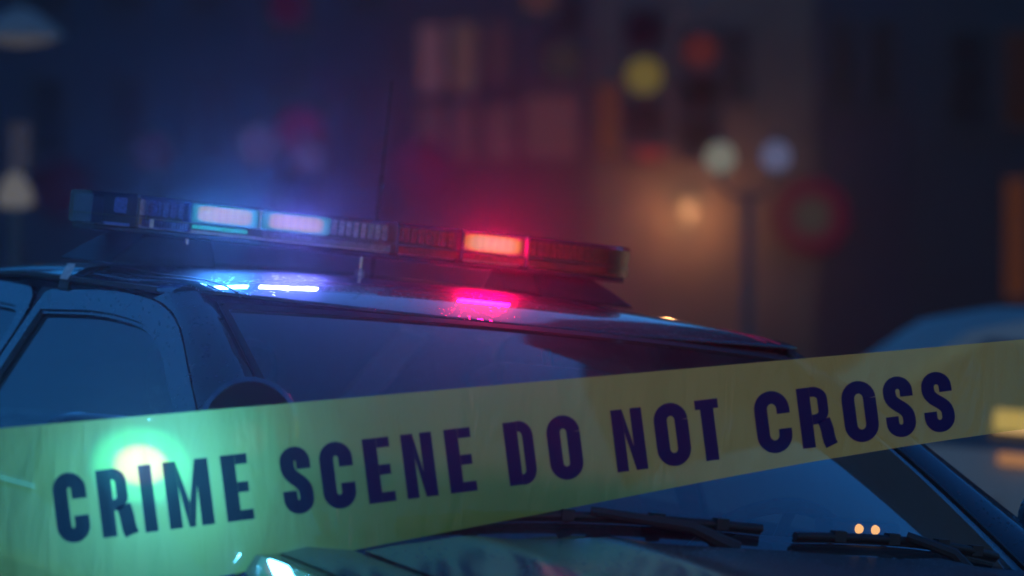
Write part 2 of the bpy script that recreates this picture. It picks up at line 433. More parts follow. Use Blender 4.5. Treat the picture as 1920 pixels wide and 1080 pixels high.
for sgn in (-1, 1):
    side_panel(.80, 2.2, sgn, 'fender', P, 60)
    d1 = side_panel(-.775, .793, sgn, 'front_door', P); d2 = side_panel(-1.72, -.782, sgn, 'rear_door', P)
    side_panel(-2.75, -1.727, sgn, 'quarter_panel', P, 50)
    for d, hx in ((d1, -.62), (d2, -1.55)):
        MB().rbox((hx-.10, sgn*.955-.012, .855), (hx+.10, sgn*.955+.012, .885), .01, axis='x').build('door_handle', P, d, bevel=.006)
    # belt molding
    rows = []
    for i in range(31):
        x = -1.66+2.30*i/30; y = sidey(x, .972)
        rows.append([(x, sgn*(y-.01), .993), (x, sgn*(y+.008), .990), (x, sgn*(y+.012), .980), (x, sgn*(y+.004), .971)])
    MB().grid(rows).build('belt_molding', M['chrome'], car, smooth=True, angle=50)
    # C pillar
    rows = []
    for i in range(13):
        t = i/12; xo = -1.52-.20*t; xb = -1.76-.62*t
        zt = 1.35-.33*t
        a = Vector((-1.70-.75*t, sgn*(.655+.1*t), interp(CROWN, -1.70)-.045-.36*t)); b = Vector((-1.54-.20*t, sgn*sidey(0, 1.30-.32*t), 1.30-.315*t))
        mid = a.lerp(b, .5)+Vector((0, sgn*.02, .01)); rows.append([a, mid, b])
    MB().grid(rows).build('c_pillar', P, car, smooth=True, angle=70)

# hood with ridges
def hood_pt(x, y):
    a = abs(y); zr = interp([(0,1.052),(.25,1.047),(.5,1.033),(.66,1.008),(.72,.990)], a)
    ridge = .008*math.exp(-((a-.33)/.06)**2) + .007*math.exp(-((a-.57)/.05)**2)
    f = (x-.85)/1.3; drop = .055*f+.10*max(0, f)**2.6
    return Vector((x, y, zr+ridge-drop))
rows = []
for i in range(41):
    t = i/40; row = []
    for j in range(73):
        u = -1+2*j/72; xr = .845+.15*(1-u*u); xf = 2.17-.16*abs(u)**2.2
        x = xr+(xf-xr)*t; p = hood_pt(x, .722*u)
        row.append(p)
    if i == 0: rows.append([p+Vector((.012,0,-.03)) for p in row])
    rows.append(row)
MB().grid(rows).build('hood', M['hood'], car, smooth=True, angle=70)
# cowl panel between screen and hood, with washer jets
rows = []
for j in range(41):
    u = -1+2*j/40; b = WS(u, 1.0)
    rows.append([b+Vector((-.02,0,.004)), b+Vector((.03,0,-.002)), b+Vector((.09,0,-.030)), b+Vector((.16,0,-.05))])
cowl = MB().grid(rows).build('cowl_panel', M['plastic'], car, smooth=True)
# fender top inner ledge
for sgn in (-1, 1):
    rows = []
    for i in range(31):
        x = .66+1.46*i/30; y0 = .728; zb = interp(BELT, x)
        h = hood_pt(min(x, 2.0), .722); rows.append([(x, sgn*y0, min(h.z-.004, zb+.03)), (x, sgn*(bodyw(x)-.12), zb+.018), (x, sgn*(bodyw(x)-.074), zb+.0042)])
    MB().grid(rows).build('fender_top', M['hood'], car, smooth=True)
# nose, bumper, grille, headlamps
rows = []
for j in range(41):
    u = -1+2*j/40; y = .70*u; x = 2.17-.16*abs(u)**2.2
    rows.append([(x, y, .865), (x+.03, y*1.01, .80), (x+.04, y*1.03, .62), (x+.10, y*1.08, .56), (x+.12, y*1.12, .42), (x+.06, y*1.1, .28)])
MB().grid(rows).build('front_bumper', P, car, smooth=True, angle=35)
g = MB()
for k in range(6): g.box((2.205,-.38,.655+.026*k), (2.235,.38,.667+.026*k))
g.build('grille', M['chrome'], car, bevel=.002)
for sgn in (-1, 1):
    rows = []
    for j in range(9):
        u = sgn*(.60+.40*j/8); y = .70*u; x = 2.19-.16*abs(u)**2.2
        rows.append([(x+.02, y, .80), (x+.035, y, .74), (x+.04, y, .665)])
    MB().grid(rows).build('headlamp', glass('headlamp_lens', (.8,.8,.8), 1.5, .05, 1, (.5,.5,.5), .3), car, smooth=True)
# rear: window, trunk lid, bumper
rows = [[Vector((-1.80+.06*u*u-.62*v, (.60+.06*v)*u, 1.345-.33*v-.02*u*u+.02*math.sin(PI*v))) for u in [-1+2*j/16 for j in range(17)]] for v in [i/8 for i in range(9)]]
MB().grid(rows).build('rear_window', M['sideglass'], car, smooth=True)
rows = [[Vector((-2.42-.30*v, (.78-.08*v)*u, 1.01-.02*v-.03*u*u)) for u in [-1+2*j/16 for j in range(17)]] for v in [i/5 for i in range(6)]]
MB().grid(rows).build('trunk_lid', P, car, smooth=True)
rows = []
for j in range(33):
    u = -1+2*j/32; y = .74*u; x = -2.72+.10*abs(u)**2.4
    rows.append([(x, y, .985-.03*u*u), (x-.04, y, .80), (x-.05, y, .62), (x-.12, y*1.05, .56), (x-.12, y*1.08, .40), (x-.05, y*1.06, .28)])
MB().grid(rows).build('rear_bumper', P, car, smooth=True, angle=35)
MB().box((-2.7,-.84,.24), (2.15,.84,.30)).build('underbody', M['trim'], car)
for sgn in (-1, 1):
    for ax in (1.38, -1.56):
        w = MB().lathe([(.20,-.1),(.30,-.11),(.325,-.08),(.33,0),(.325,.08),(.30,.11),(.20,.1)], (ax, sgn*.80, .33), (0,sgn,0), 32, False).build('wheel', M['tyre'], car, smooth=True)
        MB().lathe([(.215,.05),(.205,.09),(.15,.06),(.06,.08),(.02,.085)], (ax, sgn*.80, .33), (0,sgn,0), 28).build('rim', M['rim'], w, smooth=True)

# interior
MB().grid([[(x, .70*u, z-.03*u*u) for u in [-1+2*j/10 for j in range(11)]] for x, z in ((.92,.955),(.75,.985),(.52,.985),(.42,.95),(.40,.70))]).build('dashboard', M['interior'], car, smooth=True)
MB().rbox((.50,.18,.985), (.66,.56,1.035), .02, axis='y').build('instrument_hood', M['interior'], car, bevel=.015)
g = MB(); c = Vector((.32, .37, .93)); ax = Vector((-.85,0,.53)).normalized(); u = Vector((0,1,0)); w = ax.cross(u)
g.tube([c+(u*math.cos(2*PI*k/32)+w*math.sin(2*PI*k/32))*.185 for k in range(33)], .015, 8)
for a in (0, PI, 1.5*PI): g.tube([c, c+(u*math.cos(a)+w*math.sin(a))*.185], .012, 6)
g.build('steering_wheel', M['interior'], car, smooth=True)
for y in (-.37, .37):
    st = MB().rbox((-.45,y-.25,.38), (.10,y+.25,.55), .06, axis='x').build('seat', M['seat'], car, bevel=.03)
    m = Matrix.Translation((-.48,y,.50)) @ Matrix.Rotation(R(-14), 4, 'Y')
    MB().rbox((-.07,-.24,0), (.07,.24,.60), .06, m, axis='x').build('backrest', M['seat'], st, bevel=.03)
    MB().rbox((-.06,-.13,.64), (.05,.13,.80), .05, m, axis='x').build('headrest', M['seat'], st, bevel=.02)
MB().rbox((-1.75,-.62,.40), (-1.15,.62,.60), .06, axis='x').build('rear_bench', M['seat'], car, bevel=.03)
MB().box((-2.3,-.78,.55), (-1.75,.78,.98)).build('rear_shelf', M['interior'], car, bevel=.02)
MB().box((-1.75,-.85,.30), (.9,.85,.36)).build('cabin_floor', M['interior'], car)
g = MB().rbox((.10,-.12,1.235), (.13,.12,1.30), .02, axis='x'); g.tube([(.10,0,1.27),(.07,0,1.33)], .01)
g.build('rear_view_mirror', M['plastic'], car)
MB().rbox((.54,.34,1.030), (.605,.49,1.078), .01, axis='y').build('dash_radio', M['interior'], car, bevel=.004)
for dy in (-.018, .018):
    MB().lathe([(.0095,0),(.008,.006)], (.604, .415+dy, 1.064), (1,-.2,.1), 12).build('dashboard_led', M['amber_led'], car, smooth=True)

# wipers on the glass
def on_ws(u, v, h): return WS(u, v, h)
for (u0, v0, u1, v1, ua, va) in ((-.86,.90,.02,.935,-.10,1.015), (.10,.955,.82,.90,.60,1.02)):
    n = 16; pts = [on_ws(u0+(u1-u0)*i/n, v0+(v1-v0)*i/n, .014) for i in range(n+1)]
    wv = MB().tube(pts, .0075, 8); wv.tube([p+Vector((-.004,0,-.008)) for p in pts], .004, 6)
    for k in (3, 7, 11, 14): wv.box(pts[k]-Vector((.009,.012,.008)), pts[k]+Vector((.009,.012,.011)))
    wo = wv.build('wiper', M['trim'], car, smooth=True, angle=50)
    um, vm = (u0+u1)/2, (v0+v1)/2
    MB().tube([on_ws(ua, va, .012), on_ws((ua*2+um)/3, (va*2+vm)/3, .034), on_ws(um, vm, .024)], [.016,.011,.008], 8).build('wiper_arm', M['trim'], wo, smooth=True)

# whip antenna on the rear of the roof
g = MB(); a0 = Vector((-1.2, .23, roof_pt(-1.2, .35).z))
g.lathe([(.022,0),(.02,.012),(.008,.02)], a0, (0,0,1), 14)
g.tube([a0+Vector((0,0,.02)), a0+Vector((0,0,.17)), a0+Vector((.003,0,.46))], [.0034,.0028,.0018], 6)
for k in range(9): g.lathe([(.0065,.16+.010*k),(.0065,.165+.010*k)], a0, (0,0,1), 8)
g.build('antenna', M['trim'], car, smooth=True, angle=50)

# ------------------------------------------------------------------ light bar (bolted to the roof)
BX, BZ = -.68, 1.475          # bar centre line, bottom
BC, BH, JY = -.062, .622, -.036     # bar centre, half length, joint between blue and red halves
BW = .135           # half length of the straight part, half depth
def bar_half_depth(y):
    a = abs(y-BC); return BW*(1-.55*max(0, (a-.525)/(BH-.525))**1.5)
def bar_loft(z0, z1, inset, ymin, ymax, n=28, topround=.0):
    rows = []
    for i in range(n+1):
        y = ymin+(ymax-ymin)*i/n; h = bar_half_depth(y)-inset
        rows.append([(BX-h, y, z0), (BX-h, y, z1-topround), (BX-h+topround, y, z1), (BX+h-topround, y, z1), (BX+h, y, z1-topround), (BX+h, y, z0)])
    g = MB().grid(rows, True); k = len(rows[0])
    g.f.append(tuple(range(k))); b = len(g.v)-k; g.f.append(tuple(b+i for i in reversed(range(k)))); return g
bar = bar_loft(BZ, BZ+.012, .012, BC-BH+.01, BC+BH-.01).build('light_bar', M['plastic'], car, smooth=True, angle=40, bevel=.003)
bar['label'] = 'long low roof light bar, blue lamps lit on one half and red on the other'
M['dome_clear'] = glass('clear_dome', (.86,.84,.86), 1.5, .02, 1, (.35,.38,.55), .008)
M['dome_amber'] = glass('pink_dome', (.90,.78,.70), 1.5, .02, 1, (.5,.1,.1), .01)
M['dome_red'] = glass('red_dome', (.62,.10,.14), 1.5, .02, 1, (.5,.03,.08), .04)
M['dome_blue'] = glass('blue_dome', (.35,.42,.80), 1.35, .02, .45, (.08,.11,.4), .004)
M['foil'] = noisy(principled('lamp_reflector', (.5,.5,.52), .3, .8), 60, .2)
segs = [(BC-BH,-.612,'dome_blue'),(-.608,-.497,'dome_blue'),(-.493,JY-.002,'dome_clear'),(JY+.002,JY+.149,'dome_red'),(JY+.153,JY+.304,'dome_amber'),(JY+.308,BC+BH,'dome_red')]
for y0, y1, mt in segs:
    lo = bar_loft(BZ+.013, BZ+.031, .002, y0, y1, 12, .0).build('lower_lens', M[mt], bar, smooth=True, angle=30)
    up = bar_loft(BZ+.033, BZ+.077, .0, y0, y1, 12, .008).build('dome', M[mt], bar, smooth=True, angle=30)
bar_loft(BZ+.0315, BZ+.0325, -.001, BC-BH-.001, BC+BH+.001).build('dome_seam', M['trim'], bar)
for y in (-.61, JY, JY+.151, JY+.306):
    bar_loft(BZ+.012, BZ+.0785, -.0012, y-.0025, y+.0025, 1, .008).build('dome_joint', M['trim'], bar)
# circuit plate and rows of unlit lamp heads, lit heads
bar_loft(BZ+.0125, BZ+.018, .03, BC-BH+.03, BC+BH-.03).build('circuit_plate', M['foil'], bar)
bar_loft(BZ+.018, BZ+.070, .085, BC-.5, BC+.5).build('centre_spine', M['plastic'], bar)
M['lens_off'] = noisy(principled('lamp_head_off', (.30,.32,.42), .25, .6), 150, .5)
M['lens_off_red'] = noisy(principled('lamp_head_off_red', (.45,.03,.06), .25, .4), 150, .5)
M['blue_core'] = lit_lens('blue_lamp_lens', [(0,(.44,.33,.10)),(.74,(.38,.28,.08)),(.84,(.0,.26,.16)),(1,(.0,.12,.14))], 6, 9)
M['blue_rim'] = emis('blue_lamp_rim', (.0,.34,.20), 1.0)
M['red_core'] = lit_lens('red_lamp_lens', [(0,(.40,.46,.30)),(.66,(.30,.36,.20)),(.82,(.48,.26,.01)),(1,(.30,.01,.03))], 4, 8)
M['red_rim'] = emis('red_lamp_rim', (.45,.28,.02), 1.0)
def head(y0, y1, mat_core, mat_rim=None):
    xm = BX+min(bar_half_depth(y0), bar_half_depth(y1))-.022
    hd = MB().box((xm-.03, y0, BZ+.034), (xm, y1, BZ+.072)).build('lamp_head', M['foil'], bar, bevel=.002)
    MB().rbox((xm+.004, y0+.001, BZ+.034), (xm+.009, y1-.001, BZ+.0725), .006, axis='x').build('lens', mat_core, hd)
    return xm
XB = head(JY-.459, JY-.308, M['blue_core'], M['blue_rim'])
head(JY-.303, JY-.148, M['blue_core'], M['blue_rim'])
head(JY+.155, JY+.302, M['red_core'], M['red_rim'])
for k in range(9):                                      # reflector ribs of the heads that are off
    for a, b, mt in ((JY-.14, JY-.008, 'lens_off'), (JY+.008, JY+.148, 'lens_off_red'), (JY+.31, BC+.5, 'lens_off_red'), (-.60,-.50,'lens_off')):
        if k < max(1, int((b-a)/.016)):
            y = a+(b-a)*(k+.5)/max(1, int((b-a)/.016)); xm = BX+BW-.03
            MB().rbox((xm-.01, y-.006, BZ+.038), (xm, y+.006, BZ+.069), .004, axis='x').build('lamp_head', M[mt], bar)
for a, b, mt in ((-.60,JY-.46,'lens_off'),(JY+.01,BC+.53,'lens_off_red'),(JY-.30,JY-.01,'lens_off')):  # finely ribbed lower lamp strips
    g = MB(); kk = int((b-a)/.0055)
    for k in range(kk):
        y = a+(b-a)*k/kk; g.box((BX+BW-.012, y, BZ+.016), (BX+BW-.006, y+.003, BZ+.029))
    o = g.build('ribbed_strip', M[mt], bar)
MB().rbox((BX+BW-.010, JY-.455, BZ+.022), (BX+BW-.004, JY-.335, BZ+.029), .002, axis='x').build('lower_lamp', M['blue_rim'], bar)
MB().rbox((BX+BW-.008, -.585, BZ+.014), (BX+BW-.001, -.577, BZ+.031), .002, axis='x').build('lens_clip', M['foil'], bar)
for y0, y1, mt in ((BC-BH+.006, BC-BH+.022, 'end_dark'), (BC+BH-.03, BC+BH-.006, 'end_dark_red')):  # dark blocks added inside the bar ends to darken the see-through domes
    M[mt] = noisy(principled(mt, (.010,.012,.04) if mt == 'end_dark' else (.05,.004,.008), .4), 60, .3)
    bar_loft(BZ+.014, BZ+.070, .014, y0, y1, 3, .004).build('end_darkener', M[mt], bar)
# corner heads
for sgn, mt in ((-1,'lens_off'),(1,'lens_off_red')):
    m = Matrix.Translation((BX+.075, BC+sgn*.53, 0)) @ Matrix.Rotation(sgn*R(38), 4, 'Z')
    MB().rbox((-.01,-.045,BZ+.038), (.01,.045,BZ+.069), .006, m, axis='x').build('corner_lamp_head', M[mt], bar)
# feet, straps
for sgn in (-1, 1):
    y = BC+sgn*.47
    rz = roof_pt(BX, y/.655).z
    rows = []
    for t, z in ((0, BZ+.001), (.5, (BZ+rz)/2), (1, rz+.002)):
        w = .10+.04*t; yi = y-sgn*.10; yo = y+sgn*(.045+.09*t)
        rows.append([(BX-w, yi, z), (BX+w, yi, z), (BX+w, yo, z-(.008 if t == 1 else 0)), (BX-w, yo, z-(.008 if t == 1 else 0))])
    g = MB().grid(rows, True); g.f.append((0,1,2,3)); g.f.append((11,10,9,8)); g.build('foot', M['plastic'], bar, bevel=.006)
    pts = [(.62, roof_pt(BX, .62/.655).z+.006), (.652, roof_pt(BX, 1).z+.006), (.688, roof_pt(BX, 1).z-.018), (.702, 1.366), (.704, 1.350)]
    rows = [[(BX-.028, sgn*a, b), (BX+.028, sgn*a, b), (BX+.028, sgn*(a-.004), b-.003), (BX-.028, sgn*(a-.004), b-.003)] for a, b in pts]
    strap = MB().grid(rows, True).build('mounting_strap', M['steel'] if sgn > 0 else M['plastic'], bar, bevel=.001)
    MB().grid([[(BX-.022, sgn*a, b), (BX+.022, sgn*a, b)] for a, b in ((.6905, 1.4025-.0), (.7045, 1.3695))]).build('strap_label', M['label'], strap, solid=.001)
for y in (-.49, -.10):
    MB().tube([(BX+BW-.03, y, BZ+.004), (BX+BW-.03, y, roof_pt(BX+BW-.03, y/.655).z+.004)], .004, 8).build('stay_rod', M['steel'], bar, smooth=True)
    MB().lathe([(.010,0),(.010,.006),(.005,.012)], (BX+BW-.03, y, roof_pt(BX+BW-.03, y/.655).z), (0,0,1), 12).build('stay_foot', M['steel'], bar, smooth=True)
# light of the lit heads
for nm, y, w, pw, c in (('blue_lamp', JY-.3835, .13, 1.9, (.05,.28,1)), ('blue_lamp', JY-.2255, .13, 1.9, (.14,.16,1)), ('red_lamp', JY+.2285, .12, 2.4, (1,.0,.12))):
    l = lamp(nm, 'AREA', (XB+.0125, y, BZ+.0535), pw, c, bar, (w, .03))
    l.rotation_euler = Matrix(((0,0,-1),(1,0,0),(0,-1,0))).to_euler()   # faces forward, long side across the car

# ------------------------------------------------------------------ side mirrors, spotlight (both bolted on)
for sgn in (-1, 1):
    cx, cy, cz = .47, sgn*1.015, 1.075
    rows = []
    for i in range(13):                    # shell from glass edge to the rounded front
        t = i/12; k = math.sqrt(max(0, 1-(t*.97)**2.6)); row = []
        for j in range(32):
            a = 2*PI*j/32; ca, sa = math.cos(a), math.sin(a)
            ex = 2/3.2; yy = .130*math.copysign(abs(ca)**ex, ca); zz = .088*math.copysign(abs(sa)**ex, sa)
            row.append((cx-.05+.12*t, cy+yy*k-sgn*.02*t, cz+zz*k))
        rows.append(row)
    g = MB().grid(rows, True); b = len(g.v)-32; g.f.append(tuple(b+i for i in range(32)))
    mir = g.build('side_mirror', P, car, smooth=True, angle=60)
    MB().lathe([(.001,0),(.08,0)], (cx-.045, cy, cz), (-1,0,0), 32, False).build('mirror_glass', M['chrome'], mir)
    MB().tube([(cx, sgn*.93, cz-.055), (cx+.02, sgn*.875, .995)], [.035,.045], 12).build('mirror_arm', M['plastic'], mir, smooth=True)
    if sgn < 0:
        MIR = mir
        q = Vector((.93, -.36, .02))
        cc = Vector((cx+.088, cy+.004, cz+.012))
        qq = Vector((1,0,0)).rotation_difference(q.normalized())
        m = Matrix.Translation(cc) @ qq.to_matrix().to_4x4()
        MB().rbox((-.03,-.089,-.069), (.016,.089,.069), .065, m, 10, 'x').build('mirror_lamp', M['plastic'], mir, bevel=.003)
        lampo = bpy.data.objects['mirror_lamp']
        M['mir_lens'] = lit_lens('mirror_lamp_lens', [(0,(1.0,.68,.48)),(.40,(.95,.64,.45)),(.58,(.04,.62,.34)),(.80,(.03,.50,.34)),(1,(.0,.10,.16))], 2, 0, 1.8)
        MB().rbox((.017,-.086,-.066), (.022,.086,.066), .0655, m, 14, 'x').build('lens', M['mir_lens'], lampo)
        ml = lamp('mirror_light', 'AREA', m @ Vector((.03,0,0)), 2.5, (.05,.26,1), mir, (.09,.05))
        ml.rotation_euler = ((m.to_3x3() @ Matrix(((0,0,-1),(1,0,0),(0,-1,0))))).to_euler()

# spotlight at the base of the near A pillar
sc_ = Vector((.62, -.845, 1.166)); sax = Vector((.86, -.46, .05)).normalized()
sp = MB().lathe([(.002,-.106),(.012,-.105),(.03,-.10),(.055,-.075),(.072,-.035),(.079,0),(.079,.012)], sc_, sax, 36, False).build('spotlight', P, car, smooth=True, angle=50)
MB().lathe([(.079,.006),(.084,.010),(.084,.022),(.076,.026),(.074,.020),(.074,.010)], sc_, sax, 40, False).build('bezel', principled('spot_bezel', (.22,.22,.25), .16, 1), sp, smooth=True, angle=50)
MB().lathe([(.004,-.046),(.018,-.045),(.045,-.028),(.066,.002),(.0735,.0125)], sc_, sax, 36, False).build('reflector', principled('spot_reflector', (.045,.045,.075), .35, .6), sp, smooth=True)
MB().lathe([(.020,-.035),(.034,-.018),(.030,-.002),(.016,.006),(.002,.009)], sc_+Vector((0,0,-.022)), sax, 16).build('red_reflection', principled('red_reflection_paint', (.6,.05,.07), .25), sp, smooth=True)  # red shape added low in the lamp in place of a red reflection
MB().lathe([(.0738,.016),(.06,.021),(.035,.024),(.002,.025)], sc_, sax, 36, False).build('lens', glass('spot_lens', (.9,.85,.87), 1.16, .0, 1, (.2,.1,.15), .006), sp, smooth=True)
MB().tube([sc_-sax*.085, sc_-sax*.10+Vector((-.02,.03,-.03)), (.60,-.76,1.065)], [.014,.014,.018], 10).build('bracket', M['plastic'], sp, smooth=True)

# ------------------------------------------------------------------ barrier tape
def tape_depth(px): return 1/(1/5.70+(1/6.46-1/5.70)*px/1920)
def tape_top(px): return 803-.0869*px
def tape_bot(px): return 1162-.196*px + (max(0, px-1300)**2)*.00005
def tape_pt(px, t, lift=0):
    """t 0 top .. 1 bottom"""
    wav = .006*math.sin(px*.0043+t*1.3)+.003*math.sin(px*.011+2*t)
    p = wp(px, tape_top(px)+(tape_bot(px)-tape_top(px))*t, tape_depth(px)+wav)
    return p+TN*lift
a_, b_, c_ = wp(0, 800, tape_depth(0)), wp(1920, 640, tape_depth(1920)), wp(0, 1100, tape_depth(0))
TN = (b_-a_).cross(c_-a_).normalized()
if TN.y > 0: TN = -TN
tape_m = bpy.data.materials.new('yellow_tape_film'); tape_m.use_nodes = True
t = tape_m.node_tree; t.nodes.remove(t.nodes['Principled BSDF']); N = t.nodes.new; L = t.links.new
tr = N('ShaderNodeBsdfTransparent'); tr.inputs[0].default_value = (.92,.97,.48,1)
df_ = N('ShaderNodeBsdfDiffuse'); df_.inputs[0].default_value = (.84,.88,.10,1)
tl = N('ShaderNodeBsdfTranslucent'); tl.inputs[0].default_value = (.72,.88,.16,1)
m1 = N('ShaderNodeMixShader'); m1.inputs[0].default_value = .5; L(df_.outputs[0], m1.inputs[1]); L(tl.outputs[0], m1.inputs[2])
m2 = N('ShaderNodeMixShader'); L(tr.outputs[0], m2.inputs[1]); L(m1.outputs[0], m2.inputs[2])
tc = N('ShaderNodeTexCoord'); nz = N('ShaderNodeTexNoise'); nz.inputs['Scale'].default_value = 5; nz.inputs['Detail'].default_value = 3; L(tc.outputs['Object'], nz.inputs['Vector'])
mr = N('ShaderNodeMapRange'); mr.inputs['To Min'].default_value = .38; mr.inputs['To Max'].default_value = .46; L(nz.outputs['Fac'], mr.inputs['Value']); L(mr.outputs[0], m2.inputs[0])
gl = N('ShaderNodeBsdfGlossy'); gl.inputs['Roughness'].default_value = .25; m3 = N('ShaderNodeMixShader'); m3.inputs[0].default_value = .045
L(m2.outputs[0], m3.inputs[1]); L(gl.outputs[0], m3.inputs[2]); L(m3.outputs[0], t.nodes['Material Output'].inputs[0])
mp = N('ShaderNodeMapping'); mp.inputs['Scale'].default_value = (9, 9, 2.2); mp.inputs['Rotation'].default_value = (0, .3, 0); L(tc.outputs['Object'], mp.inputs['Vector'])
nc = N('ShaderNodeTexNoise'); nc.inputs['Scale'].default_value = 2.2; nc.inputs['Detail'].default_value = 4; nc.inputs['Distortion'].default_value = .6; L(mp.outputs[0], nc.inputs['Vector'])
bpt = N('ShaderNodeBump'); bpt.inputs['Strength'].default_value = .55; bpt.inputs['Distance'].default_value = .02; L(nc.outputs['Fac'], bpt.inputs['Height'])   # faint creases in the film
for q_ in (df_, tl, gl): L(bpt.outputs['Normal'], q_.inputs['Normal'])
NP = 90; PX0, PX1 = -260, 2240
tape = MB().grid([[tape_pt(PX0+(PX1-PX0)*i/NP, k/10) for k in range(11)] for i in range(NP+1)]).build('barrier_tape', tape_m, smooth=True, angle=80)
tag(tape, 'yellow translucent crime scene tape stretched across the front of the police car', 'tape')
ink = bpy.data.materials.new('navy_ink'); ink.use_nodes = True
t = ink.node_tree; t.nodes.remove(t.nodes['Principled BSDF'])
dfi = t.nodes.new('ShaderNodeBsdfDiffuse'); dfi.inputs[0].default_value = (.003,.010,.085,1)
tri = t.nodes.new('ShaderNodeBsdfTransparent'); tri.inputs[0].default_value = (.25,.4,1,1); mi = t.nodes.new('ShaderNodeMixShader'); mi.inputs[0].default_value = .16
t.links.new(dfi.outputs[0], mi.inputs[1]); t.links.new(tri.outputs[0], mi.inputs[2]); t.links.new(mi.outputs[0], t.nodes['Material Output'].inputs[0])

def arc(cx, cy, rx, ry, a0, a1, n=10): return [(cx+rx*math.cos(R(a0+(a1-a0)*k/n)), cy+ry*math.sin(R(a0+(a1-a0)*k/n))) for k in range(n+1)]
def ribbon(path, t):
    L_, R_ = [], []
    for i, p in enumerate(path):
        a = path[max(i-1,0)]; b = path[min(i+1,len(path)-1)]
        d = Vector((b[0]-a[0], b[1]-a[1])).normalized(); n_ = Vector((-d.y, d.x))*t/2
        L_.append((p[0]+n_.x, p[1]+n_.y)); R_.append((p[0]-n_.x, p[1]-n_.y))
    return [((L_[i]), (L_[i+1]), (R_[i+1]), (R_[i])) for i in range(len(path)-1)]
def rect(x0, y0, x1, y1):
    n_ = 3 if (y1-y0) > .4 else 1
    return [((x0,y0+(y1-y0)*k/n_),(x1,y0+(y1-y0)*k/n_),(x1,y0+(y1-y0)*(k+1)/n_),(x0,y0+(y1-y0)*(k+1)/n_)) for k in range(n_)]
def glyph(ch, W):
    """list of strokes, each a list of quads, in a box W x 1"""
    t = .212; h = t/2; r = (W-t)/2; cx = W/2; H = .155
    if ch == 'I': return [rect(0,0,W,1)]
    if ch == 'E': return [rect(0,0,t,1), rect(t,0,W,H), rect(t,.425,W*.93,.425+H), rect(t,1-H,W*.98,1)]
    if ch == 'T': return [rect(cx-h,0,cx+h,1-H), rect(0,1-H,W,1)]
    ov = .015
    if ch == 'O': return [ribbon(arc(cx,1-h-r*1.1+ov,r,r*1.1,0,180,14)+arc(cx,h+r*1.1-ov,r,r*1.1,180,360,14)+[(W-h,1-h-r*1.1+ov)], t)]
    if ch == 'C': return [ribbon([(W-h,.625)]+arc(cx,1-h-r*1.1+ov,r,r*1.1,0,180,14)+arc(cx,h+r*1.1-ov,r,r*1.1,180,360,14)+[(W-h,.375)], t)]
    if ch == 'D': return [rect(0,0,t,1), ribbon([(t,1-H/2)]+arc(W-h-r*1.0,1-H/2-.17,r*1.0,.17,90,0,8)+arc(W-h-r*1.0,H/2+.17,r*1.0,.17,0,-90,8)+[(t,H/2)], H+.012)]
    if ch == 'R': return [rect(0,0,t,1), ribbon([(t,1-H/2)]+arc(W*.90-h-r*.9,1-H/2-.13,r*.9,.13,90,0,8)+arc(W*.90-h-r*.9,.46+.13,r*.9,.13,0,-90,8)+[(t,.46)], H+.01),
                          ribbon([(W*.685,.445),(W*.72,.37),(W*.75,.28),(W*.765,.17),(W*.785,.08),(W*.835,.0)], t)]
    if ch == 'S':
        bez = []
        for k in range(1, 12):
            q = k/12; p0, p1, p2, p3 = (h,.735), (h,.50), (W-h,.52), (W-h,.285)
            bez.append(tuple((1-q)**3*p0[i]+3*q*(1-q)**2*p1[i]+3*q*q*(1-q)*p2[i]+q**3*p3[i] for i in (0,1)))
        return [ribbon([(W-h,.665)]+arc(cx,1-h-r*1.05+ov,r,r*1.05,0,180,14)+[(h,.735)]+bez+[(W-h,.285)]+arc(cx,h+r*1.05-ov,r,r*1.05,0,-180,14)+[(h,.345)], t)]
    if ch == 'N': return [rect(0,0,t*.86,1), rect(W-t*.86,0,W,1), [((t*.86-.001,1),(t*.86-.001,.62),(W-t*.86,.0),(W-t*.86,.38)),][:1]]
    if ch == 'M':
        s_ = t*.9; return [rect(0,0,s_,1), rect(W-s_,0,W,1), [((s_,1),(s_,.62),(cx-.045,0),(cx,.36))], [((W-s_,1),(W-s_,.62),(cx+.045,0),(cx,.36))], [((cx-.045,0),(cx+.045,0),(cx,.36),(cx,.36))]]
TXT = [('C',98,168),('R',177,258),('I',257,297),('M',303,403),('E',411,477),('S',524,588),('C',598,667),('E',677,743),('N',749,822),('E',830,895),
       ('D',941,1012),('O',1024,1093),('N',1143,1215),('O',1225,1295),('T',1300,1358),('C',1413,1485),('R',1491,1570),('O',1577,1647),('S',1655,1716),('S',1727,1789)]
for ch, xa, xb in TXT:
    xm = (xa+xb)/2; hgt = (997-.1274*(xm-285))-(872-.1164*(xm-265)); sh = .125*hgt
    if ch in 'COS': xa -= 4; xb += 4           # round letters reach a little wider
    Wp = (xb-xa-sh); W = Wp/hgt
    def place(u, v, lift):
        px = xa+sh*(1-v)+u*hgt
        pt = 872-.1164*(px-265); pb = 997-.1274*(px-285); py = pb+(pt-pb)*v
        tt = (py-tape_top(px))/(tape_bot(px)-tape_top(px)); return tape_pt(px, tt, lift)
    g = MB()
    for k, st in enumerate(glyph(ch, W)):
        for q in st:
            ps = []
            for p in q:
                if p not in ps: ps.append(p)
            n = len(g.v); g.v += [place(p[0], p[1], .0016+.0003*k) for p in ps]; g.f.append(tuple(range(n, n+len(ps))))
    lo = g.build('letter', ink, tape)

